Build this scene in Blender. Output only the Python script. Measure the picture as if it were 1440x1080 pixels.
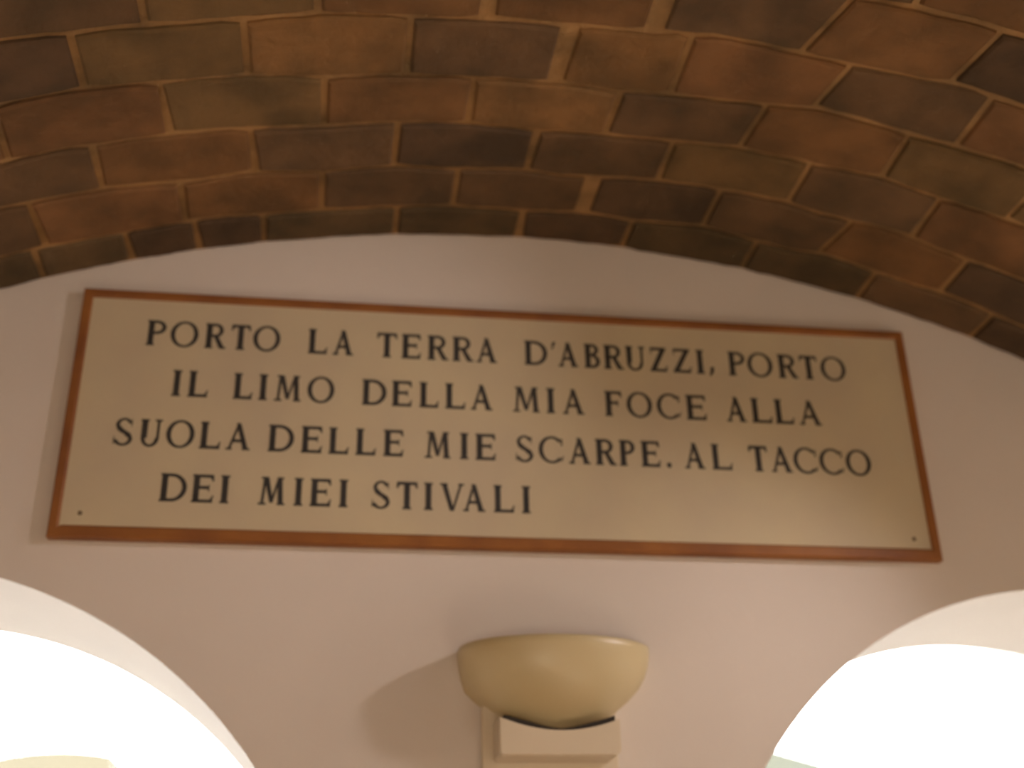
import bpy, bmesh, math, random
from mathutils import Vector, Matrix, noise
random.seed(7)
for o in list(bpy.data.objects):
    bpy.data.objects.remove(o)
S = bpy.context.scene
C = S.collection

# ---------------------------------------------------------------- camera, world, lights, exposure
WY = 0.022                       # inner face of the end wall (the sign's front is at y = 0)
THICK = 0.48                     # wall thickness, read off the window reveals
FLOOR = -2.55
cam_d = bpy.data.cameras.new('camera')
cam = bpy.data.objects.new('camera', cam_d); C.objects.link(cam)
cam.location = (-0.3315, -2.1522, -0.9658)
# camera-to-world rotation, solved from the four corners of the inscription
Rw = Matrix(((0.98975399, -0.04510498, -0.13547172),
             (-0.14156768, -0.43353922, -0.88994513),
             (-0.01859134, 0.90000516, -0.43548258)))
cam.rotation_euler = Rw.to_euler()
cam_d.sensor_width = 36.0
cam_d.lens = 1700 / 1440 * 36.0
cam_d.clip_start = 0.05
cam_d.dof.use_dof = True
cam_d.dof.focus_distance = 1.62
cam_d.dof.aperture_fstop = 2.3
S.camera = cam

w = bpy.data.worlds.new('sky'); S.world = w; w.use_nodes = True
bg = w.node_tree.nodes['Background']
bg.inputs[0].default_value = (0.96, 0.99, 1.0, 1)     # flat overcast daylight
bg.inputs[1].default_value = 12.5

def lamp(name, loc, power, col, radius, target=None, kind='POINT', spot=None):
    d = bpy.data.lights.new(name, kind)
    d.energy = power; d.color = col
    if kind == 'AREA':
        d.shape = 'DISK'; d.size = radius * 2
    else:
        d.shadow_soft_size = radius
    o = bpy.data.objects.new(name, d); C.objects.link(o); o.location = loc
    if target is not None:
        o.rotation_euler = (Vector(target) - Vector(loc)).to_track_quat('-Z', 'Y').to_euler()
    return o
key = lamp('sign_key_light', (0.95, -1.05, 0.18), 27.0, (1.0, 0.86, 0.82), 0.05, (-0.95, 0.02, 0.0), 'SPOT')  # key spot added to throw the sign's shadow to the left
key.data.spot_size = math.radians(52); key.data.spot_blend = 1.0
k2 = lamp('sconce_key_light', (1.22, -0.74, 0.10), 31.0, (1.0, 0.87, 0.84), 0.05, (-0.25, 0.02, -0.95), 'SPOT')  # second added spot, throws the sconce's shadow to the left
k2.data.spot_size = math.radians(68); k2.data.spot_blend = 1.0
lamp('room_fill_light', (-0.4, -3.6, -1.5), 58.0, (1.0, 0.86, 0.63), 0.3)  # added warm fill behind the camera, no lamp body
lamp('low_fill_light', (0.9, -2.0, -2.1), 19.0, (1.0, 0.86, 0.63), 0.3)  # added low fill that lights wall and vault from below
lamp('left_fill_light', (-1.9, -0.9, -1.0), 2.0, (1.0, 0.86, 0.66), 0.1)  # added side fill for the soft highlight left on the bowl
lamp('right_fill_light', (2.05, -0.65, -0.9), 6.5, (1.0, 0.86, 0.66), 0.12)  # added side fill: lifts the right wall and the bowl's right edge

S.view_settings.view_transform = 'Standard'
S.view_settings.look = 'None'
S.view_settings.gamma = 1.0
S.view_settings.use_curve_mapping = False
S.view_settings.exposure = 0.0

# ---------------------------------------------------------------- helpers
def obj(name, bm, mat, parent=None, smooth=False):
    me = bpy.data.meshes.new(name)
    bmesh.ops.recalc_face_normals(bm, faces=bm.faces)
    bm.to_mesh(me); bm.free()
    if mat: me.materials.append(mat)
    if smooth:
        for p in me.polygons: p.use_smooth = True
    o = bpy.data.objects.new(name, me); C.objects.link(o)
    if parent: o.parent = parent
    return o
def struct(o):
    o['kind'] = 'structure'; return o
def thing(name, label, cat, loc=(0, 0, 0), group=None):
    o = bpy.data.objects.new(name, None); C.objects.link(o)
    o.location = loc; o['label'] = label; o['category'] = cat
    if group: o['group'] = group
    return o
def add_box(bm, x0, x1, y0, y1, z0, z1, bev=0):
    g = bmesh.ops.create_cube(bm, size=1)
    vs = g['verts']
    for v in vs:
        v.co = Vector(((x0 + x1) / 2 + v.co.x * (x1 - x0), (y0 + y1) / 2 + v.co.y * (y1 - y0), (z0 + z1) / 2 + v.co.z * (z1 - z0)))
    if bev:
        es = list({e for v in vs for e in v.link_edges})
        bmesh.ops.bevel(bm, geom=es, offset=bev, segments=2, affect='EDGES', profile=0.6)
def prism(bm, pts, y0, y1):
    """closed outline pts (x,z) extruded from y0 (front) to y1 (back)"""
    a = [bm.verts.new((x, y0, z)) for x, z in pts]
    b = [bm.verts.new((x, y1, z)) for x, z in pts]
    n = len(pts)
    bm.faces.new(a)
    bm.faces.new(b[::-1])
    for i in range(n):
        j = (i + 1) % n
        bm.faces.new((a[i], b[i], b[j], a[j]))

def mat(name, col, rough=0.6, var=0.0, scale=8.0, bump=0.0, bscale=60.0, col2=None, coat=0.0, detail=4, spec=0.5, rand=None):
    m = bpy.data.materials.new(name); m.use_nodes = True
    nt = m.node_tree; N = nt.nodes; L = nt.links
    p = N['Principled BSDF']
    p.inputs['Roughness'].default_value = rough
    p.inputs['Coat Weight'].default_value = coat
    p.inputs['Coat Roughness'].default_value = 0.3
    p.inputs['Specular IOR Level'].default_value = spec
    geo = N.new('ShaderNodeTexCoord')
    c2 = col2 or tuple(c * (1 - var) for c in col)
    nz = N.new('ShaderNodeTexNoise'); nz.inputs['Scale'].default_value = scale; nz.inputs['Detail'].default_value = detail
    L.new(geo.outputs['Object'], nz.inputs['Vector'])
    cr = N.new('ShaderNodeValToRGB')
    cr.color_ramp.elements[0].position = 0.35; cr.color_ramp.elements[1].position = 0.65
    cr.color_ramp.elements[0].color = (*col, 1); cr.color_ramp.elements[1].color = (*c2, 1)
    L.new(nz.outputs['Fac'], cr.inputs['Fac'])
    out = cr.outputs['Color']
    if rand:
        oi = N.new('ShaderNodeObjectInfo')
        mx = N.new('ShaderNodeMix'); mx.data_type = 'RGBA'; mx.blend_type = 'MULTIPLY'
        mx.inputs['Factor'].default_value = 1.0
        L.new(out, mx.inputs['A']); L.new(oi.outputs['Color'], mx.inputs['B'])
        out = mx.outputs['Result']
    L.new(out, p.inputs['Base Color'])
    if bump:
        nb = N.new('ShaderNodeTexNoise'); nb.inputs['Scale'].default_value = bscale; nb.inputs['Detail'].default_value = 5
        L.new(geo.outputs['Object'], nb.inputs['Vector'])
        bp = N.new('ShaderNodeBump'); bp.inputs['Strength'].default_value = bump; bp.inputs['Distance'].default_value = 0.01
        L.new(nb.outputs['Fac'], bp.inputs['Height']); L.new(bp.outputs['Normal'], p.inputs['Normal'])
    return m

M_plaster = mat('cream_plaster', (0.74, 0.665, 0.60), 0.9, 0.05, 3.0, 0.08, 40, spec=0.2)
M_side = mat('side_plaster', (0.74, 0.665, 0.60), 0.9, 0.04, 2.0, 0.08, 40, spec=0.2)
M_floor = mat('terracotta_floor', (0.33, 0.17, 0.10), 0.55, 0.25, 4.0)
M_mortar = mat('lime_mortar', (0.40, 0.225, 0.090), 0.95, 0.0, 9.0, 0.7, 55, col2=(0.20, 0.125, 0.056), detail=6, spec=0.15)
M_brick = mat('old_brick', (1.12, 1.08, 1.0), 0.92, 0.0, 9.0, 0.45, 45, col2=(0.66, 0.70, 0.72), spec=0.12, rand=True, detail=7)
M_panel = mat('cream_marble_panel', (0.60, 0.505, 0.335), 0.7, 0.0, 5.0, 0.03, 30, col2=(0.55, 0.46, 0.325), spec=0.3)
M_frame = mat('orange_brown_wood', (0.32, 0.125, 0.032), 0.5, 0.0, 9.0, 0.1, 50, col2=(0.23, 0.085, 0.028), spec=0.3)
M_ink = mat('dark_lettering', (0.040, 0.036, 0.034), 0.7, 0.3, 30.0)
M_screw = mat('aged_brass_screw', (0.16, 0.11, 0.06), 0.5, 0.2, 20.0)
M_bowl = mat('cream_glazed_ceramic', (0.62, 0.51, 0.29), 0.42, 0.04, 5.0, coat=0.25)
M_bracket = mat('cream_painted_bracket', (0.72, 0.62, 0.47), 0.55, 0.04, 6.0)
M_dark = mat('dark_gap_shade', (0.03, 0.022, 0.015), 0.8, 0.1, 6.0)  # painted shade for the slit under the bowl
M_metal = mat('grey_metal_lamp', (0.5, 0.5, 0.48), 0.4)
M_wframe = mat('white_window_frame', (0.8, 0.8, 0.77), 0.5)
M_cream = mat('cream_render', (0.083, 0.070, 0.043), 0.9, 0.06, 1.5, 0.1, 20)
M_cornice = mat('pale_stone', (0.5, 0.48, 0.42), 0.9, 0.06, 3)
M_green = mat('grey_green_render', (0.056, 0.056, 0.036), 0.9, 0.0, 2.2, 0.1, 20, col2=(0.054, 0.056, 0.044))
M_roof = mat('roof_tile', (0.34, 0.16, 0.09), 0.9, 0.3, 5)
M_ground = mat('street_paving', (0.68, 0.66, 0.61), 0.9, 0.15, 2)
M_glass = bpy.data.materials.new('clear_glass'); M_glass.use_nodes = True
_nt = M_glass.node_tree; _nt.nodes.remove(_nt.nodes['Principled BSDF'])
_t = _nt.nodes.new('ShaderNodeBsdfTransparent'); _g = _nt.nodes.new('ShaderNodeBsdfGlossy'); _g.inputs['Roughness'].default_value = 0.02
_m = _nt.nodes.new('ShaderNodeMixShader'); _f = _nt.nodes.new('ShaderNodeFresnel'); _f.inputs['IOR'].default_value = 1.45
_nt.links.new(_f.outputs[0], _m.inputs[0]); _nt.links.new(_t.outputs[0], _m.inputs[1]); _nt.links.new(_g.outputs[0], _m.inputs[2])
_nt.links.new(_m.outputs[0], _nt.nodes['Material Output'].inputs['Surface'])

# ---------------------------------------------------------------- setting
VX, VZ, VR = 0.0136, -2.3452, 2.7921          # vault: axis position and radius
ANG = math.radians(55)
SX0, SX1 = VX - VR * math.sin(ANG), VX + VR * math.sin(ANG)
ROOM_Y = -5.2
WINS = [(-1.15, -1.155, 0.858), (1.106, -1.103, 0.801)]
SILL = -1.72

def arch_outline(cx, cz, r, sill, n=110):
    pts = [(cx - r, sill)]
    for i in range(n + 1):
        a = math.pi - math.pi * i / n
        pts.append((cx + r * math.cos(a), cz + r * math.sin(a)))
    pts.append((cx + r, sill))
    return pts

def curve_mesh(name, loops, y0, y1, m, parent=None):
    cu = bpy.data.curves.new(name, 'CURVE'); cu.dimensions = '2D'; cu.fill_mode = 'BOTH'
    cu.extrude = (y1 - y0) / 2
    for lp in loops:
        sp = cu.splines.new('POLY'); sp.points.add(len(lp) - 1); sp.use_cyclic_u = True
        for q, (x, z) in zip(sp.points, lp): q.co = (x, z, 0, 1)
    t = bpy.data.objects.new('t', cu); C.objects.link(t)
    dg = bpy.context.evaluated_depsgraph_get()
    me = bpy.data.meshes.new_from_object(t.evaluated_get(dg))
    bpy.data.objects.remove(t)
    me.name = name
    me.transform(Matrix.Translation((0, (y0 + y1) / 2, 0)) @ Matrix.Rotation(math.pi / 2, 4, 'X'))
    bm = bmesh.new(); bm.from_mesh(me)
    bmesh.ops.remove_doubles(bm, verts=bm.verts, dist=1e-5)
    for f in bm.faces: f.smooth = False
    return obj(name, bm, m, parent)

outer = [(SX0 - 0.3, FLOOR), (SX1 + 0.3, FLOOR), (SX1 + 0.3, 0.75), (SX0 - 0.3, 0.75)]
wall_back = struct(curve_mesh('wall_back', [outer] + [arch_outline(cx, cz, r, SILL) for cx, cz, r in WINS], WY, WY + THICK, M_plaster))

bm = bmesh.new(); add_box(bm, SX0 - 0.3, SX0, ROOM_Y, WY, FLOOR, VZ + VR * math.cos(ANG) + 0.1); struct(obj('wall_left', bm, M_side))
bm = bmesh.new(); add_box(bm, SX1, SX1 + 0.3, ROOM_Y, WY, FLOOR, VZ + VR * math.cos(ANG) + 0.1); struct(obj('wall_right', bm, M_side))
bm = bmesh.new(); add_box(bm, SX0 - 0.3, SX1 + 0.3, ROOM_Y - 0.2, ROOM_Y, FLOOR, 0.75); struct(obj('wall_front', bm, M_side))
bm = bmesh.new(); add_box(bm, SX0 - 0.3, SX1 + 0.3, ROOM_Y - 0.2, WY + THICK, FLOOR - 0.1, FLOOR); struct(obj('floor', bm, M_floor))

# vault shell = the mortar that the bricks are bedded in
def vpt(s, d, r):                 # s: distance along the arc, d: distance from the end wall, r: radius
    a = s / VR
    return Vector((VX + r * math.sin(a), WY - d, VZ + r * math.cos(a)))
bm = bmesh.new()
na, nd = 220, 8
sm = VR * ANG + 0.05
DMAX = WY - ROOM_Y
rows_in = [[bm.verts.new(vpt(-sm + 2 * sm * i / na, DMAX * j / nd, VR + 0.004)) for i in range(na + 1)] for j in range(nd + 1)]
rows_out = [[bm.verts.new(vpt(-sm + 2 * sm * i / na, DMAX * j / nd, VR + 0.22)) for i in range(na + 1)] for j in range(nd + 1)]
for R_ in (rows_in, rows_out):
    for j in range(nd):
        for i in range(na):
            bm.faces.new((R_[j][i], R_[j][i + 1], R_[j + 1][i + 1], R_[j + 1][i]))
for j in range(nd):
    for i in (0, na):
        bm.faces.new((rows_in[j][i], rows_in[j + 1][i], rows_out[j + 1][i], rows_out[j][i]))
for j in (0, nd):
    for i in range(na):
        bm.faces.new((rows_in[j][i], rows_in[j][i + 1], rows_out[j][i + 1], rows_out[j][i]))
ceiling = struct(obj('ceiling', bm, M_mortar, smooth=False))

# bed joints between the rings of bricks: (distance along arc, distance from wall)
BED = [
 [(-3, .108), (-1.025, 0.113), (-0.881, 0.107), (-0.713, 0.108), (-0.618, 0.112), (-0.525, 0.104), (-0.42, 0.102), (-0.2, 0.109), (0.01, 0.105), (0.12, 0.114), (0.238, 0.109), (0.382, 0.127), (0.459, 0.119), (0.569, 0.112), (0.65, 0.125), (0.741, 0.114), (0.831, 0.11), (0.918, 0.115), (1.032, 0.107), (1.097, 0.103), (3, .108)],
 [(-3, .258), (-0.992, 0.261), (-0.82, 0.258), (-0.751, 0.252), (-0.644, 0.242), (-0.545, 0.250), (-0.419, 0.236), (-0.268, 0.247), (-0.171, 0.238), (-0.032, 0.245), (0.048, 0.237), (0.134, 0.244), (0.244, 0.255), (0.364, 0.261), (0.495, 0.263), (0.581, 0.252), (0.742, 0.261), (0.834, 0.246), (1.02, 0.242), (3, .245)],
 [(-3, .385), (-0.964, 0.385), (-0.882, 0.392), (-0.699, 0.388), (-0.538, 0.382), (-0.419, 0.374), (-0.294, 0.383), (-0.147, 0.381), (-0.02, 0.372), (0.119, 0.376), (0.25, 0.384), (0.361, 0.395), (0.547, 0.393), (0.638, 0.403), (0.722, 0.394), (0.94, 0.390), (3, .39)],
 [(-3, .532), (-0.931, 0.532), (-0.807, 0.538), (-0.651, 0.527), (-0.554, 0.527), (-0.402, 0.512), (-0.197, 0.512), (0.0, 0.508), (0.11, 0.503), (0.322, 0.519), (0.47, 0.541), (0.659, 0.532), (0.859, 0.536), (3, .53)],
 [(-3, .672), (-0.899, 0.673), (-0.756, 0.667), (-0.622, 0.66), (-0.472, 0.661), (-0.403, 0.666), (-0.21, 0.656), (0.008, 0.654), (0.142, 0.659), (0.241, 0.672), (0.406, 0.664), (0.596, 0.669), (0.678, 0.679), (0.785, 0.671), (3, .67)],
 [(-3, .806), (-.6, .808), (-.2, .80), (.2, .806), (0.514, 0.812), (0.66, 0.816), (0.708, 0.812), (3, .808)]]
HEAD = [
 [-0.966, -0.794, -0.661, -0.529, -0.259, 0.003, 0.232, 0.499, 0.761, 1.025],
 [-0.942, -0.677, -0.411, -0.147, 0.122, 0.376, 0.639, 0.9],
 [-0.812, -0.537, -0.274, -0.013, 0.247, 0.512, 0.771],
 [-0.947, -0.679, -0.408, -0.146, 0.117, 0.375, 0.645, 0.901],
 [-0.799, -0.536, -0.267, -0.003, 0.205, 0.471, 0.729],
 [-0.686, -0.419, -0.146, 0.138, 0.409, 0.661]]
WIDE = {(1, 0.122): 0.034, (4, -0.003): 0.032, (5, 0.138): 0.036, (5, -0.146): 0.026, (0, 0.003): 0.018, (2, -0.013): 0.016}
SKEW = {(5, 0.409): 0.034, (4, 0.471): 0.02, (3, 0.375): 0.01, (5, 0.661): 0.02, (1, 0.639): 0.02}
while len(BED) < 38:
    d = BED[-1][0][1] + 0.136 if len(BED) > 6 else 0.944
    base = 0.944 + 0.1365 * (len(BED) - 6)
    BED.append([(-3, base)] + [(s, base + random.uniform(-.005, .005)) for s in [x * .3 - 2.7 for x in range(19)]] + [(3, base)])
for k in range(len(HEAD), 38):
    off = (k % 2) * 0.132 + random.uniform(-.02, .02)
    HEAD.append([off + 0.265 * i + random.uniform(-.012, .012) for i in range(-4, 4)])
for k, hd in enumerate(HEAD):
    hd.sort()
    while hd[-1] < 2.62: hd.append(hd[-1] + 0.263 + random.uniform(-.012, .012))
    while hd[0] > -2.62: hd.insert(0, hd[0] - 0.263 + random.uniform(-.012, .012))
def bedf(k, s):
    if k < 0: return 0.004
    b = BED[k]
    for (s0, d0), (s1, d1) in zip(b, b[1:]):
        if s <= s1:
            t = (s - s0) / (s1 - s0)
            return d0 + (d1 - d0) * t + 0.0012 * noise.noise(Vector((s * 22, k * 3.1, 0)))
    return b[-1][1]

def brick_into(bm, k, sa, sb, ga, gb, ska=0, skb=0, proud=0.0):
    """one brick of ring k between head joints sa and sb; joints have half widths ga, gb"""
    g = 0.0062
    nseg = 9
    lvl = []
    for inset, rad in ((0.0, VR + 0.018), (0.0, VR + 0.0015 - proud), (0.0045, VR - 0.0025 - proud)):
        lo, hi = [], []
        for i in range(nseg + 1):
            t = i / nseg
            for side, lst in ((0, lo), (1, hi)):
                off = (-0.5 if side == 0 else 0.5)
                a = sa + ga + inset + ska * off
                b = sb - gb - inset + skb * off
                s = a + (b - a) * t
                d = (bedf(k - 1, s) + (g if k else 0.002) + inset) if side == 0 else (bedf(k, s) - g - inset)
                jt = 0.0034 * noise.noise(Vector((s * 60, d * 60, k + side * 5.0)))
                corner = 0.0035 if (i in (0, nseg)) else 0
                d += jt + (corner if side == 0 else -corner)
                lst.append(bm.verts.new(vpt(s, d, rad + 0.0012 * noise.noise(Vector((s * 30, d * 30, k))))))
        lvl.append(lo + hi[::-1])
    m = len(lvl[0])
    for A, B in zip(lvl, lvl[1:]):
        for i in range(m):
            j = (i + 1) % m
            bm.faces.new((A[i], A[j], B[j], B[i]))
    top = lvl[-1]
    for i in range(nseg):
        bm.faces.new((top[i], top[i + 1], top[m - 2 - i], top[m - 1 - i]))

TONE = {'L': (.208, .113, .047), 'M': (.186, .098, .043), 'R': (.188, .097, .044), 'D': (.138, .083, .044), 'G': (.160, .099, .045), 'K': (.102, .064, .038), 'S': (.118, .078, .041)}
# colour of each brick of the first rings: (start along the arc, tone)
ROWS = ['-9S -.966S -.794K -.661K -.529S -.259S .003K .232S .499S .761D 1.025K',
        '-9D -.942R -.677M -.411D -.147D .122K .376D .639M .9K 1.16D',
        '-9D -.812M -.537D -.274K -.013D .247G .512D .771R 1.03M',
        '-9M -.947R -.679G -.408M -.146L .117D .375M .645G .901G 1.16M',
        '-9K -.799G -.536L -.267D -.003L .205R .471D .729R .99M',
        '-9D -.686G -.419M -.146M .138D .409M .661K .92M']
ROWS = [[(float(t[:-1]), t[-1]) for t in r.split()] for r in ROWS]
def tone_of(k, s):
    if k >= len(ROWS): return random.choice('LMRDGM')
    t = 'M'
    for s0, c in ROWS[k]:
        if s > s0: t = c
    if abs(s) > 1.3: t = random.choice('MRDG')
    return t
def paint(o, t):
    f = random.uniform(1.0, 1.14); c = TONE[t]
    o.color = (c[0] * f, c[1] * f, c[2] * f, 1)
rest = bmesh.new()
for k in range(38):
    if bedf(k, 0) > DMAX - 0.01: break
    hd = HEAD[k]
    for sa, sb in zip(hd, hd[1:]):
        ga = WIDE.get((k, sa), 0.012) / 2; gb = WIDE.get((k, sb), 0.012) / 2
        ska = SKEW.get((k, sa), random.uniform(-.006, .006)); skb = SKEW.get((k, sb), 0)
        if k <= 9 and sb > -1.75 and sa < 1.75:
            bm = bmesh.new()
            brick_into(bm, k, sa, sb, ga, gb, ska, skb, random.uniform(-0.0005, 0.0035))
            paint(obj('brick', bm, M_brick, ceiling), tone_of(k, (sa + sb) / 2))
        elif abs((sa + sb) / 2) < VR * ANG - 0.14:
            brick_into(rest, k, sa, sb, ga, gb, 0, 0, random.uniform(0, 0.003))
ro = obj('brick_courses', rest, M_brick, ceiling); ro['kind'] = 'stuff'; paint(ro, 'M')

# ---------------------------------------------------------------- windows
for k, (cx, cz, r) in enumerate(WINS, 1):
    bm = bmesh.new(); prism(bm, arch_outline(cx, cz, r + 0.03, SILL - 0.03), WY + THICK + 0.004, WY + THICK + 0.010)
    win = struct(curve_mesh('window_%d' % k, [arch_outline(cx, cz, r + 0.09, SILL - 0.09), arch_outline(cx, cz, r + 0.012, SILL - 0.012)],
                            WY + THICK + 0.001, WY + THICK + 0.05, M_wframe))
    obj('pane', bm, M_glass, win)

# ---------------------------------------------------------------- the framed inscription
SW, SH = 1.70, 0.5126
sign = thing('framed_inscription', 'long cream inscribed panel in orange-brown wooden frame on the wall under the brick vault', 'sign', (0, WY, -SH / 2))
def L2(o):                       # parts are modelled in world space: cancel the thing's offset
    o.matrix_parent_inverse = Matrix.Translation(-Vector(o.parent.location)); return o
X0, X1, Z0, Z1 = -SW / 2, SW / 2, -SH / 2, SH / 2
FW = 0.0215
bm = bmesh.new(); add_box(bm, X0 + .006, X1 - .006, 0.0045, WY - 0.0005, Z0 + .006, Z1 - .006)
L2(obj('panel', bm, M_panel, sign))
def rail(ax, az, bx, bz, inx, inz, FW=0.019):
    """mitred rail from corner a to b, (inx,inz) points to the inside"""
    bm = bmesh.new()
    d = Vector((bx - ax, 0, bz - az)).normalized(); n = Vector((inx, 0, inz))
    prof = [(0, WY), (0, 0.003), (0.003, 0.0), (FW - 0.004, 0.0), (FW, 0.0035), (FW, 0.0045), (FW, WY)]
    A = [bm.verts.new(Vector((ax, y, az)) + n * u + d * u) for u, y in prof]
    B = [bm.verts.new(Vector((bx, y, bz)) + n * u - d * u) for u, y in prof]
    for i in range(len(prof)):
        j = (i + 1) % len(prof)
        bm.faces.new((A[i], A[j], B[j], B[i]))
    bm.faces.new(A); bm.faces.new(B[::-1])
    return L2(obj('frame_rail', bm, M_frame, sign))
rail(X0, Z1, X1, Z1, 0, -1); rail(X0, Z0, X1, Z0, 0, 1, 0.0235)
rail(X0, Z0, X0, Z1, 1, 0); rail(X1, Z0, X1, Z1, -1, 0)
for sx, sz in ((X0 + 0.052, Z0 + 0.047), (X1 - 0.052, Z0 + 0.044)):
    bm = bmesh.new()
    bmesh.ops.create_uvsphere(bm, u_segments=12, v_segments=6, radius=0.0045)
    for v in bm.verts: v.co = Vector((sx + v.co.x, 0.0045 + v.co.y * 0.5, sz + v.co.z))
    L2(obj('screw', bm, M_screw, sign, True))

# letters: outlines as strokes in a box one unit high; a = width / height
TK, TN, SF = 0.20, 0.11, 0.07          # thick stroke, thin stroke, serif height
def q(x0, z0, x1, z1, w0, w1=None):      # stroke with horizontal widths
    w1 = w0 if w1 is None else w1
    return [(x0 - w0 / 2, z0), (x0 + w0 / 2, z0), (x1 + w1 / 2, z1), (x1 - w1 / 2, z1)]
def bx(x0, x1, z0, z1): return [(x0, z0), (x1, z0), (x1, z1), (x0, z1)]
def arc(cx, cz, rx, rz, a0, a1, wt, wn, n=22):   # ring piece: thick at the sides, thin at top and bottom
    o, i_ = [], []
    for k in range(n + 1):
        a = math.radians(a0 + (a1 - a0) * k / n)
        c, s = math.cos(a), math.sin(a)
        o.append((cx + rx * c, cz + rz * s)); i_.append((cx + (rx - wt) * c, cz + (rz - wn) * s))
    return [[o[k], o[k + 1], i_[k + 1], i_[k]] for k in range(n)]
def serif(x, z, half): return bx(x - half, x + half, z, z + SF)
def stem(x, z0=0.0, z1=1.0, hs=0.14): return [q(x, z0, x, z1, TK), serif(x, 0, hs), serif(x, 1 - SF, hs)]
def glyph(c, a):
    sx = 0.14
    if c == 'I': return stem(a / 2, hs=min(0.15, a / 2))
    if c == 'L': return stem(sx) + [bx(sx, a - .03, 0, TN), [(a - .13, TN), (a - .07, 0), (a, .27), (a - .04, .27)]]
    if c == 'T': return [q(a / 2, 0, a / 2, 1, TK), serif(a / 2, 0, .15), bx(0.03, a - .03, 1 - TN, 1),
                         [(0, .76), (.045, .76), (.11, 1 - TN), (.02, 1)], [(a, .76), (a - .045, .76), (a - .11, 1 - TN), (a - .02, 1)]]
    if c in 'EF':
        g = stem(sx) + [bx(sx, a - .05, 1 - TN, 1), [(a - .06, .76), (a - .02, .76), (a - .04, 1), (a - .14, 1 - TN)],
                        bx(sx, a - .17, .48, .48 + TN), bx(a - .2, a - .16, .40, .64)]
        if c == 'E': g += [bx(sx, a - .03, 0, TN), [(a - .13, TN), (a - .07, 0), (a, .26), (a - .04, .26)]]
        return g
    if c in 'PR':
        rx = (a - sx) if c == 'P' else (a - sx) * .86
        g = stem(sx) + [bx(sx, a * .5, 1 - TN, 1), bx(sx, a * .5, .45, .45 + TN)]
        w = max(rx - (a * .5 - sx), .1)
        g += arc(a * .5, .725, w, .275, -90, 90, .145, TN)
        if c == 'R': g += [[(a * .42, .47), (a * .42 + .17, .47), (a - .0, 0), (a - .19, 0)], bx(a - .2, a + .03, 0, SF)]
        return g
    if c == 'B':
        g = stem(sx) + [bx(sx, a * .5, 1 - TN, 1), bx(sx, a * .55, .48, .48 + TN), bx(sx, a * .55, 0, TN)]
        g += arc(a * .5, .76, a * .42, .24, -90, 90, .14, TN) + arc(a * .52, .28, a * .48, .28, -90, 90, .15, TN)
        return g
    if c == 'D': return stem(sx) + [bx(sx, a * .42, 1 - TN, 1), bx(sx, a * .42, 0, TN)] + arc(a * .42, .5, a * .58, .5, -90, 90, .16, TN)
    if c == 'O': return arc(a / 2, .5, a / 2, .52, 0, 360, .155, .085, 40)
    if c == 'C': return arc(a * .53, .5, a * .53, .52, 42, 318, .155, .085, 32) + [bx(a * .90, a * .96, .66, .93), [(a * .88, .1), (a * .93, .07), (a, .26), (a * .96, .28)]]
    if c == 'S':
        r = a / 2
        return (arc(r, .74, r * .86, .27, 20, 180, .12, .08, 14) + arc(r, .26, r * .98, .28, -165, 0, .13, .085, 14)
                + [[(r * .14, .74), (r * .14 + .13, .74), (r * 1.98, .26), (r * 1.98 - .13, .26)],
                   [(r * .14, .74), (r * .35, .56), (r * .95, .42), (r * .95, .60), (r * .14 + .13, .74)],
                   [(r * 1.98, .26), (r * 1.75, .44), (r * 1.05, .58), (r * 1.05, .40), (r * 1.98 - .13, .26)],
                   bx(r * 1.72, r * 1.82, .70, .97), bx(r * .04, r * .14, .04, .32)])
    if c == 'U': return [q(sx, .3, sx, 1, TK), serif(sx, 1 - SF, .14), q(a - .12, .3, a - .12, 1, .09), serif(a - .12, 1 - SF, .12)] + \
                        arc((sx - TK / 2 + a - .075) / 2, .32, (a - .075 - sx + TK / 2) / 2, .34, 180, 360, .13, .09, 18)
    if c == 'A': return [q(.1, 0, a * .5, 1, .09), q(a - .14, 0, a * .47, 1, .18, .15), bx(a * .24, a * .76, .28, .28 + TN),
                         serif(.1, 0, .1), bx(a - .26, a, 0, SF)]
    if c == 'V': return [q(a * .53, 0, a - .1, 1, .08), q(a * .5, 0, .14, 1, .14, .18), serif(a - .1, 1 - SF, .1), bx(0, .26, 1 - SF, 1)]
    if c == 'M': return [q(.13, 0, .2, 1, .09), q(a - .14, 0, a - .2, 1, .17), q(a * .5, .08, .24, 1, .12, .17), q(a * .5, .08, a - .22, 1, .08, .08),
                         serif(.13, 0, .13), bx(a - .26, a, 0, SF), bx(.08, .28, 1 - SF, 1), bx(a - .28, a - .06, 1 - SF, 1)]
    if c == 'Z': return [bx(.05, a - .04, 1 - TN, 1), bx(.04, a - .03, 0, TN), [(.0, 0), (.2, 0), (a - .01, 1), (a - .21, 1)],
                         bx(.05, .09, .74, 1), [(a - .1, TN), (a - .04, 0), (a, .26), (a - .04, .26)]]
    if c == ',': return [[(.04, .1), (.17, .1), (.2, .3), (.06, .3)], [(.04, .1), (.17, .1), (.05, -.08), (.0, -.06)]]
    if c == '.': return [[(.04, 0), (.14, 0), (.18, .09), (.14, .19), (.04, .19), (0, .09)]]
    if c == "'": return [[(.03, .68), (.07, .68), (.2, 1.02), (.06, .98)]]
    return []
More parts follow.
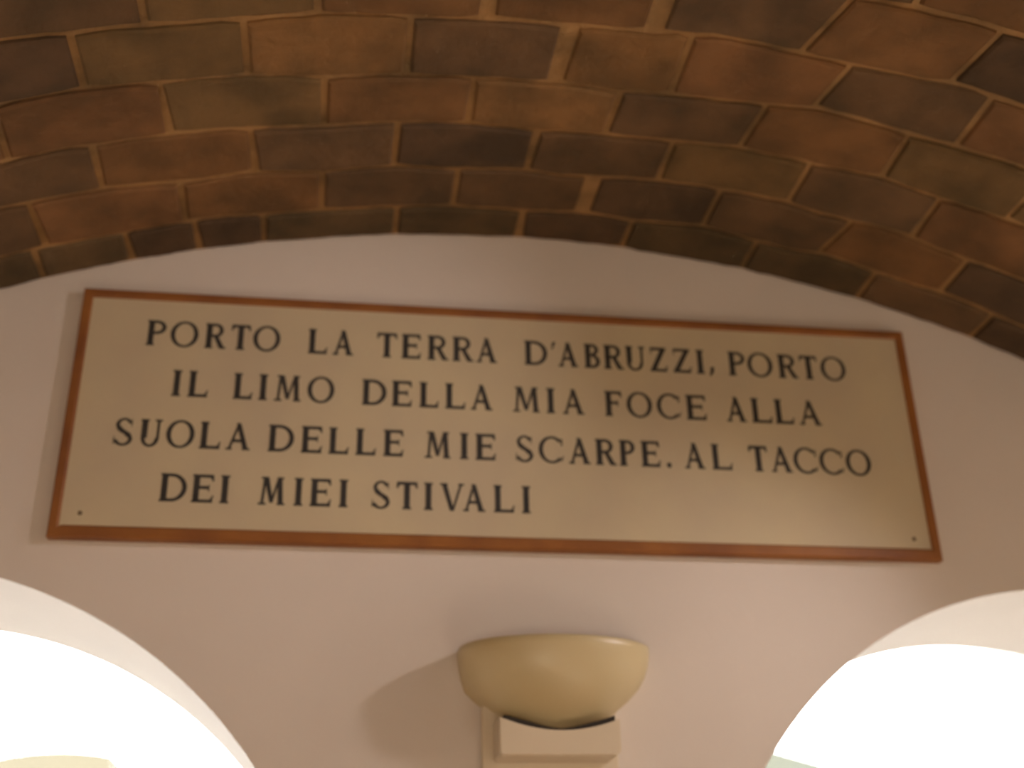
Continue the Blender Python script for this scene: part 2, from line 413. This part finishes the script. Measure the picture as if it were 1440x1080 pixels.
LINES = [
 (0.1653, "P -.7033 .0359|O -.6497 .0533|R -.5907 .0391|T -.5419 .0376|O -.4914 .0527|L -.391 .0383|A -.3412 .0403|T -.2546 .0407|E -.2057 .0392|R -.1529 .0405|R -.1025 .0405|A -.0537 .0417|D .0472 .047|' .0826 .0093|A .1138 .0407|B .1636 .0326|R .2081 .0393|U .2545 .0408|Z .3032 .0375|Z .3528 .04|I .3921 .017|, .416 .0111|P .4708 .036|O .5211 .0544|R .581 .041|T .6273 .039|O .6812 .0550",
  -.0062),
 (0.0590, "I -.654 .0185|L -.6132 .0382|L -.5285 .037|I -.4909 .0165|M -.4438 .0509|O -.3802 .052|D -.2765 .0475|E -.2222 .0401|L -.1687 .0386|L -.1167 .0406|A -.0648 .0434|M .0249 .0539|I .0743 .0168|A .1205 .0436|F .2032 .0364|O .2562 .0526|C .3172 .0499|E .3749 .0428|A .4587 .0419|L .5131 .0435|L .5613 .0402|A .616 .0472",
  -.005),
 (-0.0468, "S -.7407 .0353|U -.6911 .0394|O -.6369 .052|L -.5811 .0392|A -.5294 .0444|D -.4497 .0482|E -.3919 .0402|L -.3406 .0388|L -.289 .0394|E -.2362 .0389|M -.1511 .05|I -.0996 .0168|E -.0574 .0401|S .0188 .0352|C .0717 .0496|A .1285 .0428|R .1805 .0398|P .2244 .0316|E .2723 .039|. .309 .0106|A .3617 .0415|L .4184 .0423|T .4942 .0392|A .542 .0437|C .593 .0506|C .648 .0509|O .7054 .0535",
  -.0062),
 (-0.1545, "D -.6389 .0483|E -.5855 .04|I -.5461 .0185|M -.4601 .0488|I -.4111 .0168|E -.3699 .0395|I -.3278 .0175|S -.2576 .0344|T -.2085 .0403|I -.168 .0169|V -.1231 .0458|A -.0806 .0426|L -.0228 .0402|I .0197 .0173",
  -.003)]
LH = 0.0552
for zc, txt, drop in LINES:
    for tok in txt.split('|'):
        c, x, wd = tok.split(' '); x = float(x); wd = float(wd)
        zb = zc - LH / 2 + drop * (x + .70) / 1.4
        a = wd / LH
        # small letters of punctuation keep their own width
        bm = bmesh.new()
        for n, poly in enumerate(glyph(c, a)):
            yf = 0.0045 - 0.0007 - 0.00002 * (n % 7)
            prism(bm, [(x - wd / 2 + px * LH, zb + pz * LH) for px, pz in poly], yf, 0.0048)
        L2(obj('letter', bm, M_ink, sign))

# ---------------------------------------------------------------- wall sconce (switched off)
BX = 0.062
sc = thing('wall_sconce', 'unlit cream half-bowl uplighter on a square bracket below the inscription, between the windows', 'wall lamp', (BX, WY, -0.70))
prof = [(-.4480, .1690), (-.4465, .1710), (-.4480, .1735), (-.460, .1730), (-.480, .1695), (-.50, .1625), (-.520, .1500), (-.54, .1300), (-.558, .1080), (-.575, .0840), (-.590, .0550), (-.598, .020)]
PR = 0.66; BG = 0.03
bm = bmesh.new()
rings = []
nseg = 40
def ring(z, w_):
    p = [(BX - w_ - .011 * math.exp(-((z + .53) / .03) ** 2), WY - .0005)] + [(BX - w_ * math.cos(math.pi * i / nseg), WY - BG - w_ * PR * math.sin(math.pi * i / nseg)) for i in range(nseg + 1)] + [(BX + w_, WY - .0005)]
    return [bm.verts.new((x, y, z)) for x, y in p]
for z, w_ in [(z, w_) for z, w_ in prof[::-1]] + [(-.4480, .1640), (-.50, .155), (-.55, .112), (-.58, .065), (-.59, .02)]:
    rings.append(ring(z, w_))
for A, B in zip(rings, rings[1:]):
    for i in range(nseg + 2): bm.faces.new((A[i], A[i + 1], B[i + 1], B[i]))
bm.faces.new(rings[0]); bm.faces.new(rings[-1][::-1])
L2(obj('bowl', bm, M_bowl, sc, True))
bm = bmesh.new(); add_box(bm, -.0690, .174, .006, WY - .0005, -.80, -.545, .003)
L2(obj('back_plate', bm, M_bracket, sc))
# box bracket with concave top front edge that cradles the bowl
XL, XR, YB, ZB = -.0490, .1600, -.078, -.6430
def top_edge(x):
    t = (x - BX + .004) / ((XR - XL) / 2)
    return -.6015 + .021 * t * t
bm = bmesh.new()
n = 20
fr = [(XL + (XR - XL) * i / n) for i in range(n + 1)]
outl = [(XL + .004, ZB), (XL, ZB + .004)] + [(x, top_edge(x)) for x in fr] + [(XR, ZB + .008), (XR - .008, ZB)]
prism(bm, outl, YB, WY - .018)
bmesh.ops.bevel(bm, geom=[e for e in bm.edges if all(abs(v.co.y - YB) < 1e-5 for v in e.verts)], offset=.002, segments=2, affect='EDGES')
L2(obj('bracket_box', bm, M_bracket, sc))
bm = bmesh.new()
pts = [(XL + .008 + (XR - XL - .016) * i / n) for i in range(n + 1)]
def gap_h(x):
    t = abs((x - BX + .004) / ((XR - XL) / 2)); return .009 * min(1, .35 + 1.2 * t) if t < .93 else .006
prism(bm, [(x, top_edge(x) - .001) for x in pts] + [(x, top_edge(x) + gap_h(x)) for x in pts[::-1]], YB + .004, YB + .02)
L2(obj('gap_shade', bm, M_dark, sc))  # dark strip standing in for the shadow between bowl and box

# ---------------------------------------------------------------- outside the windows
bm = bmesh.new(); add_box(bm, -14, 16, WY + THICK, 30, FLOOR - 0.6, FLOOR - 0.5); g = struct(obj('ground', bm, M_ground))
b1 = thing('building', 'cream building with shallow arched top seen through the left window', 'building', (-2.6, 7.0, FLOOR - .5))
top = [(x, .48 - .27 * (x + 2.2) ** 2) for x in [-3.05 + 1.19 * i / 24 for i in range(25)]]
bm = bmesh.new(); prism(bm, [(-1.86, FLOOR - .5), (-3.05, FLOOR - .5)] + top, 7.0, 9.0)
L2(obj('wall', bm, M_cream, b1))
b2 = thing('house', 'grey-green gabled house seen through the bottom corner of the right window', 'house', (4.0, 9.0, FLOOR - .5))
bm = bmesh.new(); prism(bm, [(6.6, FLOOR - .5), (6.6, .075), (3.2, .972), (-.2, .075), (-.2, FLOOR - .5)], 9.0, 13.0)
L2(obj('wall', bm, M_green, b2))
